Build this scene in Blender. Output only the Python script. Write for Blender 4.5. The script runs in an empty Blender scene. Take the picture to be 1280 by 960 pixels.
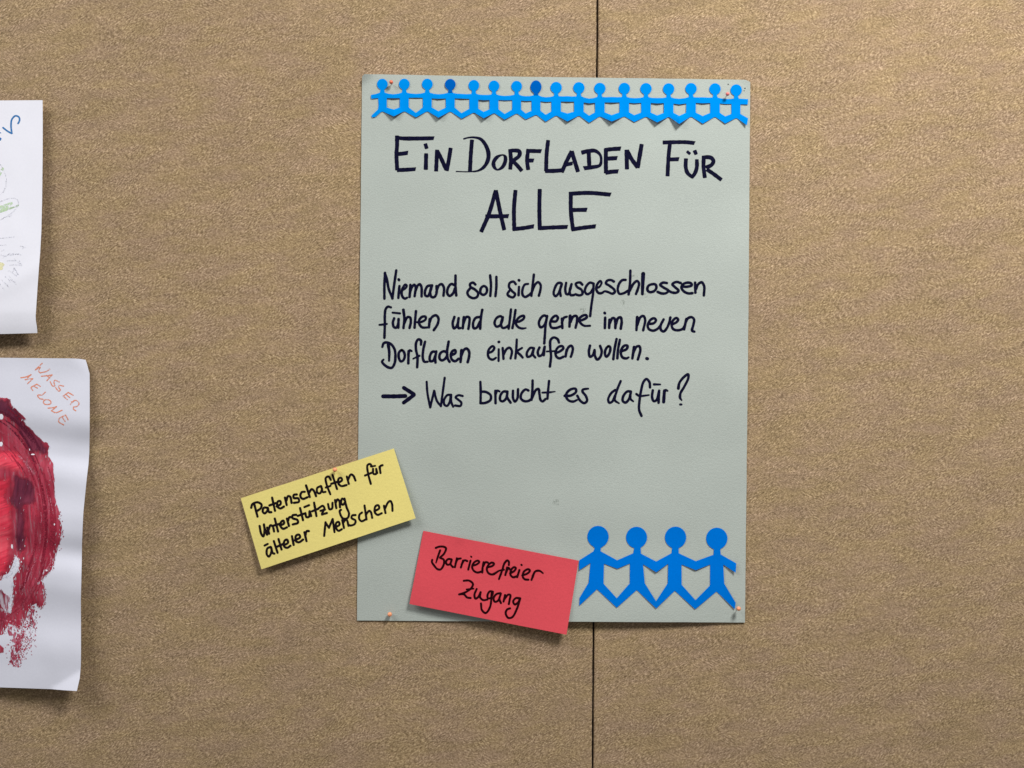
import bpy, math, random
from mathutils import Vector, noise
from mathutils.geometry import delaunay_2d_cdt
random.seed(7)
scene = bpy.context.scene
COL = scene.collection

# ------------------------------------------------------------------ measures
S = 0.00103           # metres of board per photograph pixel
D = 1.06              # camera distance from the board, metres
ROLL = math.radians(0.36)

# ------------------------------------------------------------------ camera, world, lamps, exposure
cam_d = bpy.data.cameras.new("camera")
cam = bpy.data.objects.new("camera", cam_d)
COL.objects.link(cam)
cam.location = (0, -D, 1.5)
cam.rotation_euler = (math.radians(90), 0, 0)
cam_d.sensor_width = 36
cam_d.lens = 36 * D / (1280 * S)
cam_d.clip_start = 0.01
cam_d.clip_end = 50
scene.camera = cam
scene.render.resolution_x = 1024
scene.render.resolution_y = 768

world = bpy.data.worlds.new("World")
scene.world = world
world.use_nodes = True
bg = world.node_tree.nodes["Background"]
bg.inputs[0].default_value = (1.0, 0.98, 0.95, 1)
bg.inputs[1].default_value = 0.18

def area(name, loc, rot, sx, sy, power, col):
    l = bpy.data.lights.new(name, 'AREA')
    l.shape = 'RECTANGLE'; l.size = sx; l.size_y = sy
    l.energy = power; l.color = col
    o = bpy.data.objects.new(name, l); COL.objects.link(o)
    o.location = loc; o.rotation_euler = rot
    return o
# two ceiling luminaires in front of the board, right and left of the poster
area("ceiling_lamp_light", (0.78, -1.20, 2.95), (math.radians(8), 0, 0), 0.50, 0.50, 58, (1.0, 0.975, 0.95))
area("ceiling_lamp_light", (-1.80, -1.20, 2.95), (math.radians(8), 0, 0), 1.8, 0.9, 44, (1.0, 0.98, 0.97))

vs = scene.view_settings
vs.view_transform = 'Standard'; vs.look = 'None'
vs.exposure = 0.0; vs.gamma = 1.0; vs.use_curve_mapping = False

# ------------------------------------------------------------------ helpers
CR, SR = math.cos(ROLL), math.sin(ROLL)
def P(px, py, h):
    """point on the board measured at photo pixel (px,py), h millimetres in front of it"""
    hm = h * 0.001
    k = S * (1 - hm / D)
    return (( px - 640) * k, -hm, 1.5 - (py - 480) * k)

def lin(c):
    return tuple(((v/255)/12.92 if v/255 <= 0.04045 else ((v/255+0.055)/1.055)**2.4) for v in c)

def tag(o, label=None, cat=None, group=None, kind=None):
    if label: o['label'] = label
    if cat: o['category'] = cat
    if group: o['group'] = group
    if kind: o['kind'] = kind
    return o

def link_mesh(name, verts, faces, mat, parent=None, smooth=False, attr=None):
    me = bpy.data.meshes.new(name)
    me.from_pydata(verts, [], faces)
    if attr is not None:
        a = me.attributes.new("edge", 'FLOAT', 'POINT')
        for i, v in enumerate(attr): a.data[i].value = v
    if smooth:
        me.polygons.foreach_set("use_smooth", [True]*len(me.polygons))
    me.materials.append(mat)
    me.update()
    o = bpy.data.objects.new(name, me)
    COL.objects.link(o)
    if parent: o.parent = parent
    return o

def thing(name, loc, label, cat, group=None):
    e = bpy.data.objects.new(name, None)
    e.empty_display_size = 0.02
    COL.objects.link(e)
    e.location = loc
    tag(e, label, cat, group)
    return e

def adopt(o, parent):
    """parent without moving: parents are plain translations"""
    o.parent = parent
    o.location = -Vector(parent.location)
    return o

def pip(x, y, poly):
    c = False; n = len(poly); j = n-1
    for i in range(n):
        xi, yi = poly[i]; xj, yj = poly[j]
        if (yi > y) != (yj > y) and x < (xj-xi)*(y-yi)/(yj-yi)+xi: c = not c
        j = i
    return c

def seg_dist(x, y, poly):
    best = 1e9; n = len(poly)
    for i in range(n):
        ax, ay = poly[i]; bx, by = poly[(i+1) % n]
        dx, dy = bx-ax, by-ay
        L = dx*dx+dy*dy
        t = 0 if L == 0 else max(0, min(1, ((x-ax)*dx+(y-ay)*dy)/L))
        d = (x-ax-t*dx)**2+(y-ay-t*dy)**2
        if d < best: best = d
    return math.sqrt(best)

def densify(poly, step):
    out = []
    n = len(poly)
    for i in range(n):
        a = poly[i]; b = poly[(i+1) % n]
        L = math.hypot(b[0]-a[0], b[1]-a[1])
        m = max(1, int(round(L/step)))
        for k in range(m):
            t = k/m
            out.append((a[0]+(b[0]-a[0])*t, a[1]+(b[1]-a[1])*t))
    return out

def tri_poly(poly, step):
    """triangulate a polygon with interior points; returns pts, tris, boundary edges, n boundary"""
    b = densify(poly, step)
    nb = len(b)
    xs = [p[0] for p in b]; ys = [p[1] for p in b]
    pts = [Vector(p) for p in b]
    y = min(ys)+step*0.5; row = 0
    rnd = random.Random(3)
    while y < max(ys):
        x = min(xs)+(0.25 if row % 2 else 0.75)*step
        while x < max(xs):
            if pip(x, y, b) and seg_dist(x, y, b) > step*0.45:
                pts.append(Vector((x, y)))
            x += step
        y += step*0.9; row += 1
    edges = [(i, (i+1) % nb) for i in range(nb)]
    v2, e2, f2, *_ = delaunay_2d_cdt(pts, edges, [], 0, 1e-6)
    tris = []
    for f in f2:
        cx = sum(v2[i][0] for i in f)/len(f); cy = sum(v2[i][1] for i in f)/len(f)
        (ax_, ay_), (bx_, by_), (cx_, cy_) = (v2[i] for i in f[:3])
        if abs((bx_-ax_)*(cy_-ay_)-(by_-ay_)*(cx_-ax_)) < 0.03*step*step: continue
        if pip(cx, cy, b): tris.append(tuple(f))
    return [(v[0], v[1]) for v in v2], tris

def sheet(name, poly, step, hf, mat, thick=0.3, parent=None, edge_attr=False):
    pts, tris = tri_poly(poly, step)
    n = len(pts)
    top = [P(x, y, hf(x, y)) for x, y in pts]
    # orient faces towards the camera (-y)
    fs = []
    for t in tris:
        a, b, c = (Vector(top[i]) for i in t[:3])
        if (b-a).cross(c-a).y > 0: t = tuple(reversed(t))
        fs.append(t)
    verts = list(top)
    faces = list(fs)
    if thick > 0:
        verts += [(x, y+thick*0.001, z) for x, y, z in top]
        faces += [tuple(reversed([i+n for i in t])) for t in fs]
        cnt = {}
        for t in fs:
            for i in range(len(t)):
                e = (t[i], t[(i+1) % len(t)])
                cnt[e] = 1
        for (a, b) in list(cnt):
            if (b, a) not in cnt:
                faces.append((b, a, a+n, b+n))
    at = None
    if edge_attr:
        at = [seg_dist(x, y, poly) for x, y in pts]
        if thick > 0: at = at+at
    o = link_mesh(name, verts, faces, mat, None, False, at)
    # smooth only the front
    sm = [i < len(fs) for i in range(len(faces))]
    o.data.polygons.foreach_set("use_smooth", sm)
    if thick > 0:
        # sharp rim so that the front shades as a sheet
        o.data.update()
        for e in o.data.edges:
            a, b = e.vertices
            if (a, b) in cnt and (b, a) not in cnt or (b, a) in cnt and (a, b) not in cnt:
                e.use_edge_sharp = True
    if parent: adopt(o, parent)
    return o

# ---- handwriting: flat strokes of ink that lie on a sheet
def catmull(pts, step):
    if len(pts) < 3: 
        out = []
        (a, b) = pts[0], pts[-1]
        L = math.hypot(b[0]-a[0], b[1]-a[1]); m = max(2, int(L/step))
        return [tuple(a[k]+(b[k]-a[k])*i/m for k in range(3)) for i in range(m+1)]
    closed = math.hypot(pts[0][0]-pts[-1][0], pts[0][1]-pts[-1][1]) < 0.35
    ext = lambda a, b: tuple(2*a[k]-b[k] for k in range(3))
    q = ([pts[-2]] if closed else [ext(pts[0], pts[1])])+list(pts)+([pts[1]] if closed else [ext(pts[-1], pts[-2])])
    out = []
    for i in range(1, len(q)-2):
        p0, p1, p2, p3 = q[i-1], q[i], q[i+1], q[i+2]
        def kn(a, b): return max(1e-3, math.hypot(a[0]-b[0], a[1]-b[1])**0.5)
        t0 = 0; t1 = t0+kn(p0, p1); t2 = t1+kn(p1, p2); t3 = t2+kn(p2, p3)
        L = math.hypot(p2[0]-p1[0], p2[1]-p1[1]); m = max(2, int(L/step))
        for j in range(m):
            t = t1+(t2-t1)*j/m
            r = []
            for k in range(3):
                A1 = (t1-t)/(t1-t0)*p0[k]+(t-t0)/(t1-t0)*p1[k]
                A2 = (t2-t)/(t2-t1)*p1[k]+(t-t1)/(t2-t1)*p2[k]
                A3 = (t3-t)/(t3-t2)*p2[k]+(t-t2)/(t3-t2)*p3[k]
                B1 = (t2-t)/(t2-t0)*A1+(t-t0)/(t2-t0)*A2
                B2 = (t3-t)/(t3-t1)*A2+(t-t1)/(t3-t1)*A3
                r.append((t2-t)/(t2-t1)*B1+(t-t1)/(t2-t1)*B2)
            out.append(tuple(r))
    out.append(tuple(pts[-1]))
    return out

def stroke_geo(pts, hf, lift, butt, V, F):
    """pts: list of (px,py,width px)"""
    c = catmull(pts, 0.8)
    if len(c) < 2: return
    n = len(c)
    rows = []
    seed = random.uniform(0, 50)
    for i in range(n):
        a = c[max(0, i-1)]; b = c[min(n-1, i+1)]
        dx, dy = b[0]-a[0], b[1]-a[1]
        L = math.hypot(dx, dy) or 1e-6
        dx /= L; dy /= L
        w = c[i][2]*0.5*(1+0.10*noise.noise(Vector((seed, i*0.22, 0))))
        nx, ny = -dy, dx
        sh = 0.0
        rows.append((c[i][0], c[i][1], nx, ny, w, dx, dy))
    def put(x, y):
        V.append(P(x, y, hf(x, y)+lift)); return len(V)-1
    L_, R_ = [], []
    for i, (x, y, nx, ny, w, dx, dy) in enumerate(rows):
        ox = oy = 0
        if butt and i == n-1 and abs(dx) > 0.8:      # chisel nib leaves a slanting end
            s = 0.30*w*(1 if dx > 0 else -1)
            L_.append(put(x+nx*w-dx*s, y+ny*w-dy*s)); R_.append(put(x-nx*w+dx*s, y-ny*w+dy*s))
        else:
            L_.append(put(x+nx*w, y+ny*w)); R_.append(put(x-nx*w, y-ny*w))
    def quad(a, b, c_, d):
        va, vb, vc = Vector(V[a]), Vector(V[b]), Vector(V[c_])
        f = (a, b, c_, d)
        if (vb-va).cross(vc-va).y > 0: f = (d, c_, b, a)
        F.append(f)
    for i in range(n-1):
        quad(L_[i], L_[i+1], R_[i+1], R_[i])
    if not butt or True:
        for end in (0, n-1):
            x, y, nx, ny, w, dx, dy = rows[end]
            sg = -1 if end == 0 else 1
            k = 6 if not butt else 3
            depth = 1.0 if not butt else 0.16
            fan = [L_[end]]
            for j in range(1, k):
                t = math.pi*j/k
                fan.append(put(x+nx*w*math.cos(t)+dx*sg*w*math.sin(t)*depth, y+ny*w*math.cos(t)+dy*sg*w*math.sin(t)*depth))
            fan.append(R_[end])
            if butt and end == n-1 and abs(dx) > 0.8: continue
            a, b, c_ = Vector(V[fan[0]]), Vector(V[fan[1]]), Vector(V[fan[2]])
            if (b-a).cross(c_-a).y > 0: fan.reverse()
            F.append(tuple(fan))

def parse(s, org, sc, w):
    out = []
    for tok in s.split():
        v = [float(q) for q in tok.split(',')]
        ww = v[2] if len(v) > 2 else w
        out.append((org[0]+v[0]/sc, org[1]+v[1]/sc, ww/sc*1.08+(0.42 if ww/sc < 3.6 else 0.30)))
    return out

def write_word(text, spec, hf, mat, parent, name="handwritten_word", lift=0.12, label=None):
    """spec: list of (zone, width, butt, 'stroke|stroke|...')"""
    V, F = [], []
    k = 0
    for zone, w, butt, strokes in spec:
        ox, oy, sc = zone
        for s in strokes.split('|'):
            s = s.strip()
            if not s: continue
            stroke_geo(parse(s, (ox, oy), sc, w), hf, lift+0.004*k, butt, V, F)
            k += 1
    o = link_mesh(name, V, F, mat)
    adopt(o, parent)
    o['label'] = label or ('the written word "%s"' % text)
    return o

# ------------------------------------------------------------------ materials
def newmat(name):
    m = bpy.data.materials.new(name); m.use_nodes = True
    nt = m.node_tree
    return m, nt, nt.nodes["Principled BSDF"], nt.links.new

def N(nt, typ, **kw):
    n = nt.nodes.new(typ)
    for k, v in kw.items(): setattr(n, k, v)
    return n

def paper_mat(name, base, rough=0.85, grain=0.03, bump=0.15, gscale=900, fleck=0.0, blotch=0.03, transl=False, spec=0.25):
    m, nt, b, lk = newmat(name)
    tc = N(nt, 'ShaderNodeTexCoord')
    n1 = N(nt, 'ShaderNodeTexNoise'); n1.inputs['Scale'].default_value = gscale; n1.inputs['Detail'].default_value = 3
    n2 = N(nt, 'ShaderNodeTexNoise'); n2.inputs['Scale'].default_value = 9; n2.inputs['Detail'].default_value = 4
    geo = N(nt, 'ShaderNodeNewGeometry')
    lk(geo.outputs['Position'], n1.inputs['Vector']); lk(geo.outputs['Position'], n2.inputs['Vector'])
    def scaled(val, f):
        mr = N(nt, 'ShaderNodeMapRange'); lk(val, mr.inputs[0])
        mr.inputs[1].default_value = 0.25; mr.inputs[2].default_value = 0.75
        mr.inputs[3].default_value = 1-f; mr.inputs[4].default_value = 1+f
        return mr.outputs[0]
    mul = N(nt, 'ShaderNodeMath', operation='MULTIPLY')
    lk(scaled(n1.outputs[0], grain*2), mul.inputs[0]); lk(scaled(n2.outputs[0], blotch), mul.inputs[1])
    mix = N(nt, 'ShaderNodeVectorMath', operation='SCALE')
    mix.inputs[0].default_value = base
    lk(mul.outputs[0], mix.inputs['Scale'])
    lk(mix.outputs[0], b.inputs['Base Color'])
    b.inputs['Roughness'].default_value = rough
    b.inputs['Specular IOR Level'].default_value = spec
    n3 = N(nt, 'ShaderNodeTexNoise'); n3.inputs['Scale'].default_value = gscale*0.35; n3.inputs['Detail'].default_value = 4
    lk(geo.outputs['Position'], n3.inputs['Vector'])
    bp = N(nt, 'ShaderNodeBump'); bp.inputs['Strength'].default_value = bump; bp.inputs['Distance'].default_value = 0.0008
    lk(n3.outputs[0], bp.inputs['Height'])
    lk(bp.outputs[0], b.inputs['Normal'])
    return m

M_poster = paper_mat("poster_paper", (0.412, 0.458, 0.424), grain=0.07, bump=0.42, gscale=1500, blotch=0.04)
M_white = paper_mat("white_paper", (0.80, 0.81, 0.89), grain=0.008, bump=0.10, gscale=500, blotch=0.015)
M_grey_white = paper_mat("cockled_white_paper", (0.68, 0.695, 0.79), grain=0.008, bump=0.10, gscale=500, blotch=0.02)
M_yellow = paper_mat("yellow_card", (0.76, 0.655, 0.215), grain=0.035, bump=0.3, gscale=800, blotch=0.06)
M_red = paper_mat("red_card", (0.66, 0.073, 0.094), spec=0.2, grain=0.04, bump=0.3, gscale=800, blotch=0.09)
M_blue = paper_mat("blue_paper", (0.0, 0.255, 0.78), grain=0.02, bump=0.08, gscale=600, rough=0.95, spec=0.0)
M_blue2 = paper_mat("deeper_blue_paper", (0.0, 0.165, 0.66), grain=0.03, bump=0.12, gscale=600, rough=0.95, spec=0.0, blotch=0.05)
M_dblue = paper_mat("dark_blue_paper", (0.0, 0.105, 0.46), grain=0.02, bump=0.08, gscale=600, rough=0.95, spec=0.0)

def ink(name, col, rough=0.55, vary=0.3):
    m, nt, b, lk = newmat(name)
    geo = N(nt, 'ShaderNodeNewGeometry')
    n1 = N(nt, 'ShaderNodeTexNoise'); n1.inputs['Scale'].default_value = 260; n1.inputs['Detail'].default_value = 3
    lk(geo.outputs['Position'], n1.inputs['Vector'])
    mr = N(nt, 'ShaderNodeMapRange'); lk(n1.outputs[0], mr.inputs[0])
    mr.inputs[1].default_value = 0.3; mr.inputs[2].default_value = 0.7; mr.inputs[3].default_value = 1-vary; mr.inputs[4].default_value = 1+vary
    sc = N(nt, 'ShaderNodeVectorMath', operation='SCALE'); sc.inputs[0].default_value = col
    lk(mr.outputs[0], sc.inputs['Scale']); lk(sc.outputs[0], b.inputs['Base Color'])
    b.inputs['Roughness'].default_value = rough; b.inputs['Specular IOR Level'].default_value = 0.02
    return m
M_ink = ink("navy_marker_ink", (0.005, 0.005, 0.022))
M_black = ink("black_marker_ink", (0.010, 0.006, 0.008))
M_redink = ink("black_ink_on_red", (0.020, 0.002, 0.004))

def pencil(name, col, cover=0.55, scale=900):
    """dry stroke: pigment breaks up over the paper grain"""
    m, nt, b, lk = newmat(name)
    geo = N(nt, 'ShaderNodeNewGeometry')
    n1 = N(nt, 'ShaderNodeTexNoise'); n1.inputs['Scale'].default_value = scale; n1.inputs['Detail'].default_value = 2
    lk(geo.outputs['Position'], n1.inputs['Vector'])
    mr = N(nt, 'ShaderNodeMapRange'); lk(n1.outputs[0], mr.inputs[0])
    mr.inputs[1].default_value = 0.55-0.35*cover; mr.inputs[2].default_value = 0.85-0.45*cover
    b.inputs['Base Color'].default_value = (*col, 1)
    b.inputs['Roughness'].default_value = 0.8; b.inputs['Specular IOR Level'].default_value = 0.1
    mm = N(nt, 'ShaderNodeMath', operation='MULTIPLY'); lk(mr.outputs[0], mm.inputs[0]); mm.inputs[1].default_value = min(1.0, cover+0.25)
    lk(mm.outputs[0], b.inputs['Alpha'])
    return m
M_orange = pencil("orange_pen", lin((226, 142, 112)), 0.7, 500)
M_bluepen = pencil("blue_felt_pen", lin((52, 118, 178)), 0.95)
M_grey = pencil("grey_pencil", lin((120, 124, 145)), 0.30)
M_green = pencil("green_crayon", lin((196, 222, 182)), 0.6, 240)
M_yellowcr = pencil("yellow_crayon", lin((238, 234, 190)), 0.6, 240)
M_smudge = pencil("smudge", lin((120, 128, 118)), 0.25, 500)

def felt_mat():
    m, nt, b, lk = newmat("brown_felt")
    geo = N(nt, 'ShaderNodeNewGeometry')
    def aniso(angle, sx, sz, scale, det=3, dist=0.0):
        mp = N(nt, 'ShaderNodeMapping'); mp.vector_type = 'TEXTURE'
        mp.inputs['Rotation'].default_value = (0, -angle, 0)
        mp.inputs['Scale'].default_value = (1/sx, 1, 1/sz)
        lk(geo.outputs['Position'], mp.inputs[0])
        n = N(nt, 'ShaderNodeTexNoise'); n.inputs['Scale'].default_value = scale
        n.inputs['Detail'].default_value = det; n.inputs['Roughness'].default_value = 0.62
        n.inputs['Distortion'].default_value = dist
        lk(mp.outputs[0], n.inputs['Vector'])
        return n.outputs[0]
    a1 = aniso(math.radians(36), 0.55, 1.30, 450, 4, 0.0)
    a2 = aniso(math.radians(-28), 0.55, 1.30, 450, 4, 0.0)
    sel = aniso(0, 0.7, 1.4, 16, 2)
    selr = N(nt, 'ShaderNodeMapRange'); lk(sel, selr.inputs[0]); selr.inputs[1].default_value = 0.48; selr.inputs[2].default_value = 0.62
    mx = N(nt, 'ShaderNodeMix'); mx.data_type = 'FLOAT'
    lk(selr.outputs[0], mx.inputs[0]); lk(a1, mx.inputs[2]); lk(a2, mx.inputs[3])
    fine = aniso(0, 1, 1, 750, 3)
    h = N(nt, 'ShaderNodeMath', operation='MULTIPLY_ADD'); lk(fine, h.inputs[0]); h.inputs[1].default_value = 0.55; lk(mx.outputs[0], h.inputs[2])
    # streaky wide mottling
    big = aniso(math.radians(6), 0.32, 1.2, 30, 5)
    huge = aniso(0, 1, 1, 3.0, 3)
    mid = aniso(math.radians(14), 0.45, 1.3, 100, 3)
    ramp = N(nt, 'ShaderNodeValToRGB')
    lk(h.outputs[0], ramp.inputs[0])
    e = ramp.color_ramp.elements
    e[0].position = 0.50; e[0].color = (0.100, 0.065, 0.033, 1)
    e[1].position = 1.08 if False else 1.0; e[1].color = (0.72, 0.56, 0.38, 1)
    e2 = ramp.color_ramp.elements.new(0.68); e2.color = (0.230, 0.160, 0.089, 1)
    e3 = ramp.color_ramp.elements.new(0.80); e3.color = (0.350, 0.255, 0.150, 1)
    e4 = ramp.color_ramp.elements.new(0.90); e4.color = (0.51, 0.38, 0.232, 1)
    def sc(val, lo, hi, a=0.3, c=0.7):
        mr = N(nt, 'ShaderNodeMapRange'); lk(val, mr.inputs[0])
        mr.inputs[1].default_value = a; mr.inputs[2].default_value = c; mr.inputs[3].default_value = lo; mr.inputs[4].default_value = hi
        return mr.outputs[0]
    m1 = N(nt, 'ShaderNodeMath', operation='MULTIPLY'); lk(sc(big, 0.91, 1.09), m1.inputs[0]); lk(sc(huge, 0.97, 1.03), m1.inputs[1])
    m2 = N(nt, 'ShaderNodeMath', operation='MULTIPLY'); lk(m1.outputs[0], m2.inputs[0]); lk(sc(mid, 0.87, 1.13), m2.inputs[1])
    vs_ = N(nt, 'ShaderNodeVectorMath', operation='SCALE'); lk(ramp.outputs[0], vs_.inputs[0]); lk(m2.outputs[0], vs_.inputs['Scale'])
    # mauve / ochre fibre tint
    tint = N(nt, 'ShaderNodeMix'); tint.data_type = 'RGBA'; tint.blend_type = 'MULTIPLY'
    tsel = aniso(math.radians(6), 0.45, 1.2, 34, 3)
    tramp = N(nt, 'ShaderNodeMix'); tramp.data_type = 'RGBA'
    lk(sc(tsel, 0, 1, 0.38, 0.62), tramp.inputs[0])
    tramp.inputs[6].default_value = (1.0, 0.965, 1.04, 1); tramp.inputs[7].default_value = (1.01, 0.995, 0.92, 1)
    tint.inputs[0].default_value = 1.0
    lk(vs_.outputs[0], tint.inputs[6]); lk(tramp.outputs[2], tint.inputs[7])
    lk(tint.outputs[2], b.inputs['Base Color'])
    b.inputs['Roughness'].default_value = 0.95
    b.inputs['Specular IOR Level'].default_value = 0.1
    b.inputs['Sheen Weight'].default_value = 0.12
    b.inputs['Sheen Roughness'].default_value = 0.5
    bp = N(nt, 'ShaderNodeBump'); bp.inputs['Strength'].default_value = 0.6; bp.inputs['Distance'].default_value = 0.0012
    lk(h.outputs[0], bp.inputs['Height']); lk(bp.outputs[0], b.inputs['Normal'])
    return m
M_felt = felt_mat()

def simple(name, col, rough=0.5, spec=0.5, metal=0.0, coat=0.0):
    m, nt, b, lk = newmat(name)
    geo = N(nt, 'ShaderNodeNewGeometry')
    n1 = N(nt, 'ShaderNodeTexNoise'); n1.inputs['Scale'].default_value = 400
    lk(geo.outputs['Position'], n1.inputs['Vector'])
    mr = N(nt, 'ShaderNodeMapRange'); lk(n1.outputs[0], mr.inputs[0]); mr.inputs[3].default_value = 0.9; mr.inputs[4].default_value = 1.1
    sc = N(nt, 'ShaderNodeVectorMath', operation='SCALE'); sc.inputs[0].default_value = col
    lk(mr.outputs[0], sc.inputs['Scale']); lk(sc.outputs[0], b.inputs['Base Color'])
    b.inputs['Roughness'].default_value = rough; b.inputs['Specular IOR Level'].default_value = spec
    b.inputs['Metallic'].default_value = metal; b.inputs['Coat Weight'].default_value = coat
    return m
M_pin_o = simple("orange_pin_plastic", (0.85, 0.33, 0.16), 0.22, 0.5, 0, 0.5)
M_pin_r = simple("red_pin_plastic", (0.80, 0.16, 0.07), 0.3, 0.5, 0, 0.3)
M_pin_p = simple("pink_red_pin_plastic", (0.82, 0.22, 0.20), 0.3, 0.5, 0, 0.3)
M_steel = simple("steel", (0.55, 0.55, 0.55), 0.3, 0.5, 1.0)
M_wall = simple("dark_backing", (0.060, 0.028, 0.018), 0.9, 0.1)
M_hole = simple("pin_hole", (0.04, 0.04, 0.04), 0.9, 0.1)
M_glue = simple("dried_glue", (0.75, 0.76, 0.74), 0.35, 0.5)

# ------------------------------------------------------------------ the board: two felt panels with a narrow seam
def box(name, x0, x1, y0, y1, z0, z1, mat):
    v = [(x, y, z) for x in (x0, x1) for y in (y0, y1) for z in (z0, z1)]
    f = [(0, 1, 3, 2), (4, 6, 7, 5), (0, 4, 5, 1), (2, 3, 7, 6), (0, 2, 6, 4), (1, 5, 7, 3)]
    return link_mesh(name, v, f, mat)
wall = box("wall", -3.2, 3.2, 0.030, 0.10, 0.0, 2.9, M_wall)
wall['kind'] = 'structure'

def seam_x(z):
    # the seam leans a hair to the left going down: 747 px at the top edge of the photo, 741 at the bottom
    py = 480-(z-1.5)/S
    return (747-6*py/960-640)*S
def panel(name, side, label):
    """felt-covered panel with a rounded, slightly fuzzy edge at the seam; side -1 left, +1 right"""
    prof = [(0.0000, 0.020), (0.0000, 0.0030), (0.0002, 0.0014), (0.0007, 0.0005), (0.0016, 0.0)]
    zs = [0.76+i*0.0015 for i in range(int(1.48/0.0015)+1)]
    V, F = [], []
    rnd = random.Random(5 if side < 0 else 9)
    for z in zs:
        e = seam_x(z)+side*0.00105
        jit = 0.00030*noise.noise(Vector((z*300, side*3.1, 0)))+0.00040*noise.noise(Vector((z*30, side*7.7, 1)))
        for (o, y) in prof:
            V.append((e+side*(o+jit), y, z))
        V.append((e+side*0.012, 0.0, z))
        V.append((e+side*1.195, 0.0, z))
        V.append((e+side*1.2, 0.004, z))
        V.append((e+side*1.2, 0.020, z))
    k = len(prof)+4
    for i in range(len(zs)-1):
        for j in range(k):
            a = i*k+j; b = i*k+(j+1) % k
            q = (a, b, b+k, a+k)
            if side > 0: q = tuple(reversed(q))
            F.append(tuple(reversed(q)))
    F.append(tuple(range(k)) if side > 0 else tuple(reversed(range(k))))
    F.append(tuple(reversed([(len(zs)-1)*k+j for j in range(k)])) if side > 0 else tuple((len(zs)-1)*k+j for j in range(k)))
    o = link_mesh(name, V, F, M_felt)
    tag(o, label, 'pinboard', 'felt pinboard panels')
    return o
panel("pinboard_panel", -1, "brown felt pinboard panel on the left of the dark seam, behind the two white sheets")
panel("pinboard_panel", 1, "brown felt pinboard panel on the right of the dark seam, bare beyond the poster")

# ------------------------------------------------------------------ height profiles (mm in front of the felt)
def sst(a, b, x):
    t = max(0, min(1, (x-a)/(b-a))); return t*t*(3-2*t)

def h_poster(x, y):
    v = (y-93)/683
    h = 1.7
    h += 0.55*math.sin(x*0.010+1.0)*math.sin(y*0.013+0.4)
    h += 0.75*math.sin((y-300+0.06*(x-700))*2*math.pi/170)*sst(150, 260, y)*(1-sst(560, 700, y))
    h += 0.30*math.sin(x*0.021+y*0.017)
    h += 0.16*noise.noise(Vector((x*0.02, y*0.02, 3.3)))*2
    if x > 486:      # the lower edge bellies out between the two bottom pins
        t = (x-486)/(923-486)
        if t < 1: h += 8.0*(math.sin(math.pi*t**1.5)**1.3)*sst(0.84, 1.02, v)
    c = max(0, 1-((x-452)+(y-93))/22)     # curled corner
    h += 7.0*c*c
    c = max(0, 1-((938-x)+(y-100))/20)
    h += 1.5*c*c
    return max(0.7, h)

def bilin(q, corners, x, y):
    # q: TL TR BR BL in pixels, affine inverse is enough for a rectangle
    (x0, y0), (x1, y1), _, (x3, y3) = q
    ax, ay = x1-x0, y1-y0; bx, by = x3-x0, y3-y0
    det = ax*by-ay*bx
    s = ((x-x0)*by-(y-y0)*bx)/det; t = (ax*(y-y0)-ay*(x-x0))/det
    return s, t

Q_yel = [(300.9, 622.8), (492.3, 560.6), (519.5, 647.8), (326.8, 711.6)]
def h_yellow(x, y):
    s, t = bilin(Q_yel, None, x, y)
    h = 3.6+t*3.2+2.6*s*t+1.2*t*t+1.2*(abs(s-0.6))**2
    h += 0.35*noise.noise(Vector((x*0.022, y*0.022, 1.3)))+0.5*math.sin(s*3.1+0.4)
    return h
Q_red = [(529.1, 663.6), (723.4, 700.8), (708.0, 793.4), (511.8, 755.0)]
def h_red(x, y):
    s, t = bilin(Q_red, None, x, y)
    h = 3.6+1.6*s+t*(4.4+3.0*s)+1.0*t*t
    h = max(h, h_poster(x, y)+1.0)
    h += 0.40*noise.noise(Vector((x*0.022, y*0.022, 7.3)))+0.7*math.sin(s*3.1)*(1-0.4*t)
    # small dent at the upper edge
    d = math.hypot(x-573, (y-674)*1.4)
    h += 0.9*math.exp(-(d/4.5)**2)
    return h

def slope_profile(tab, k, y0):
    ys = [y0+i for i in range(0, 460)]
    acc = 0; H = []
    for yy in ys:
        for i in range(len(tab)-1):
            if tab[i][0] <= yy <= tab[i+1][0]:
                t = (yy-tab[i][0])/(tab[i+1][0]-tab[i][0]); t = t*t*(3-2*t)
                s = tab[i][1]+(tab[i+1][1]-tab[i][1])*t; break
        else: s = tab[-1][1] if yy > tab[-1][0] else tab[0][1]
        acc += s*k*1.03; H.append(acc)
    def f(y):
        u = y-y0
        if u < 0: return u*tab[0][1]*k
        i = min(len(H)-2, int(u)); t = u-i
        return H[i]+(H[i+1]-H[i])*t
    return f
prof_top = slope_profile([(120, 0.0), (200, 0.02), (300, 0.07), (340, 0.05), (385, 0.03), (397, -0.10), (418, -0.22), (430, -0.2)], 1.0, 120)
def h_draw(x, y):
    h = 9+prof_top(y-0.10*(x-40)*0+0)+0.05*max(0, 53-x)*0.4
    # diagonal fold
    d = (y-338)+0.45*(x-45)
    h += 1.2*math.exp(-(d/14)**2)
    h += 0.5*math.sin(x*0.09+y*0.02)+0.3*noise.noise(Vector((x*0.05, y*0.03, 5)))
    return h
prof_low = slope_profile([(440, 0.0), (455, -0.03), (485, 0.06), (515, 0.06), (545, -0.16), (566, 0.02), (583, 0.20), (612, 0.0), (640, 0.10), (660, 0.0), (682, -0.14), (706, 0.20), (730, 0.02), (750, -0.10), (800, 0.10), (835, -0.02), (850, 0.0), (864, 0.0), (880, 0.0)], 1.0, 440)
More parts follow.
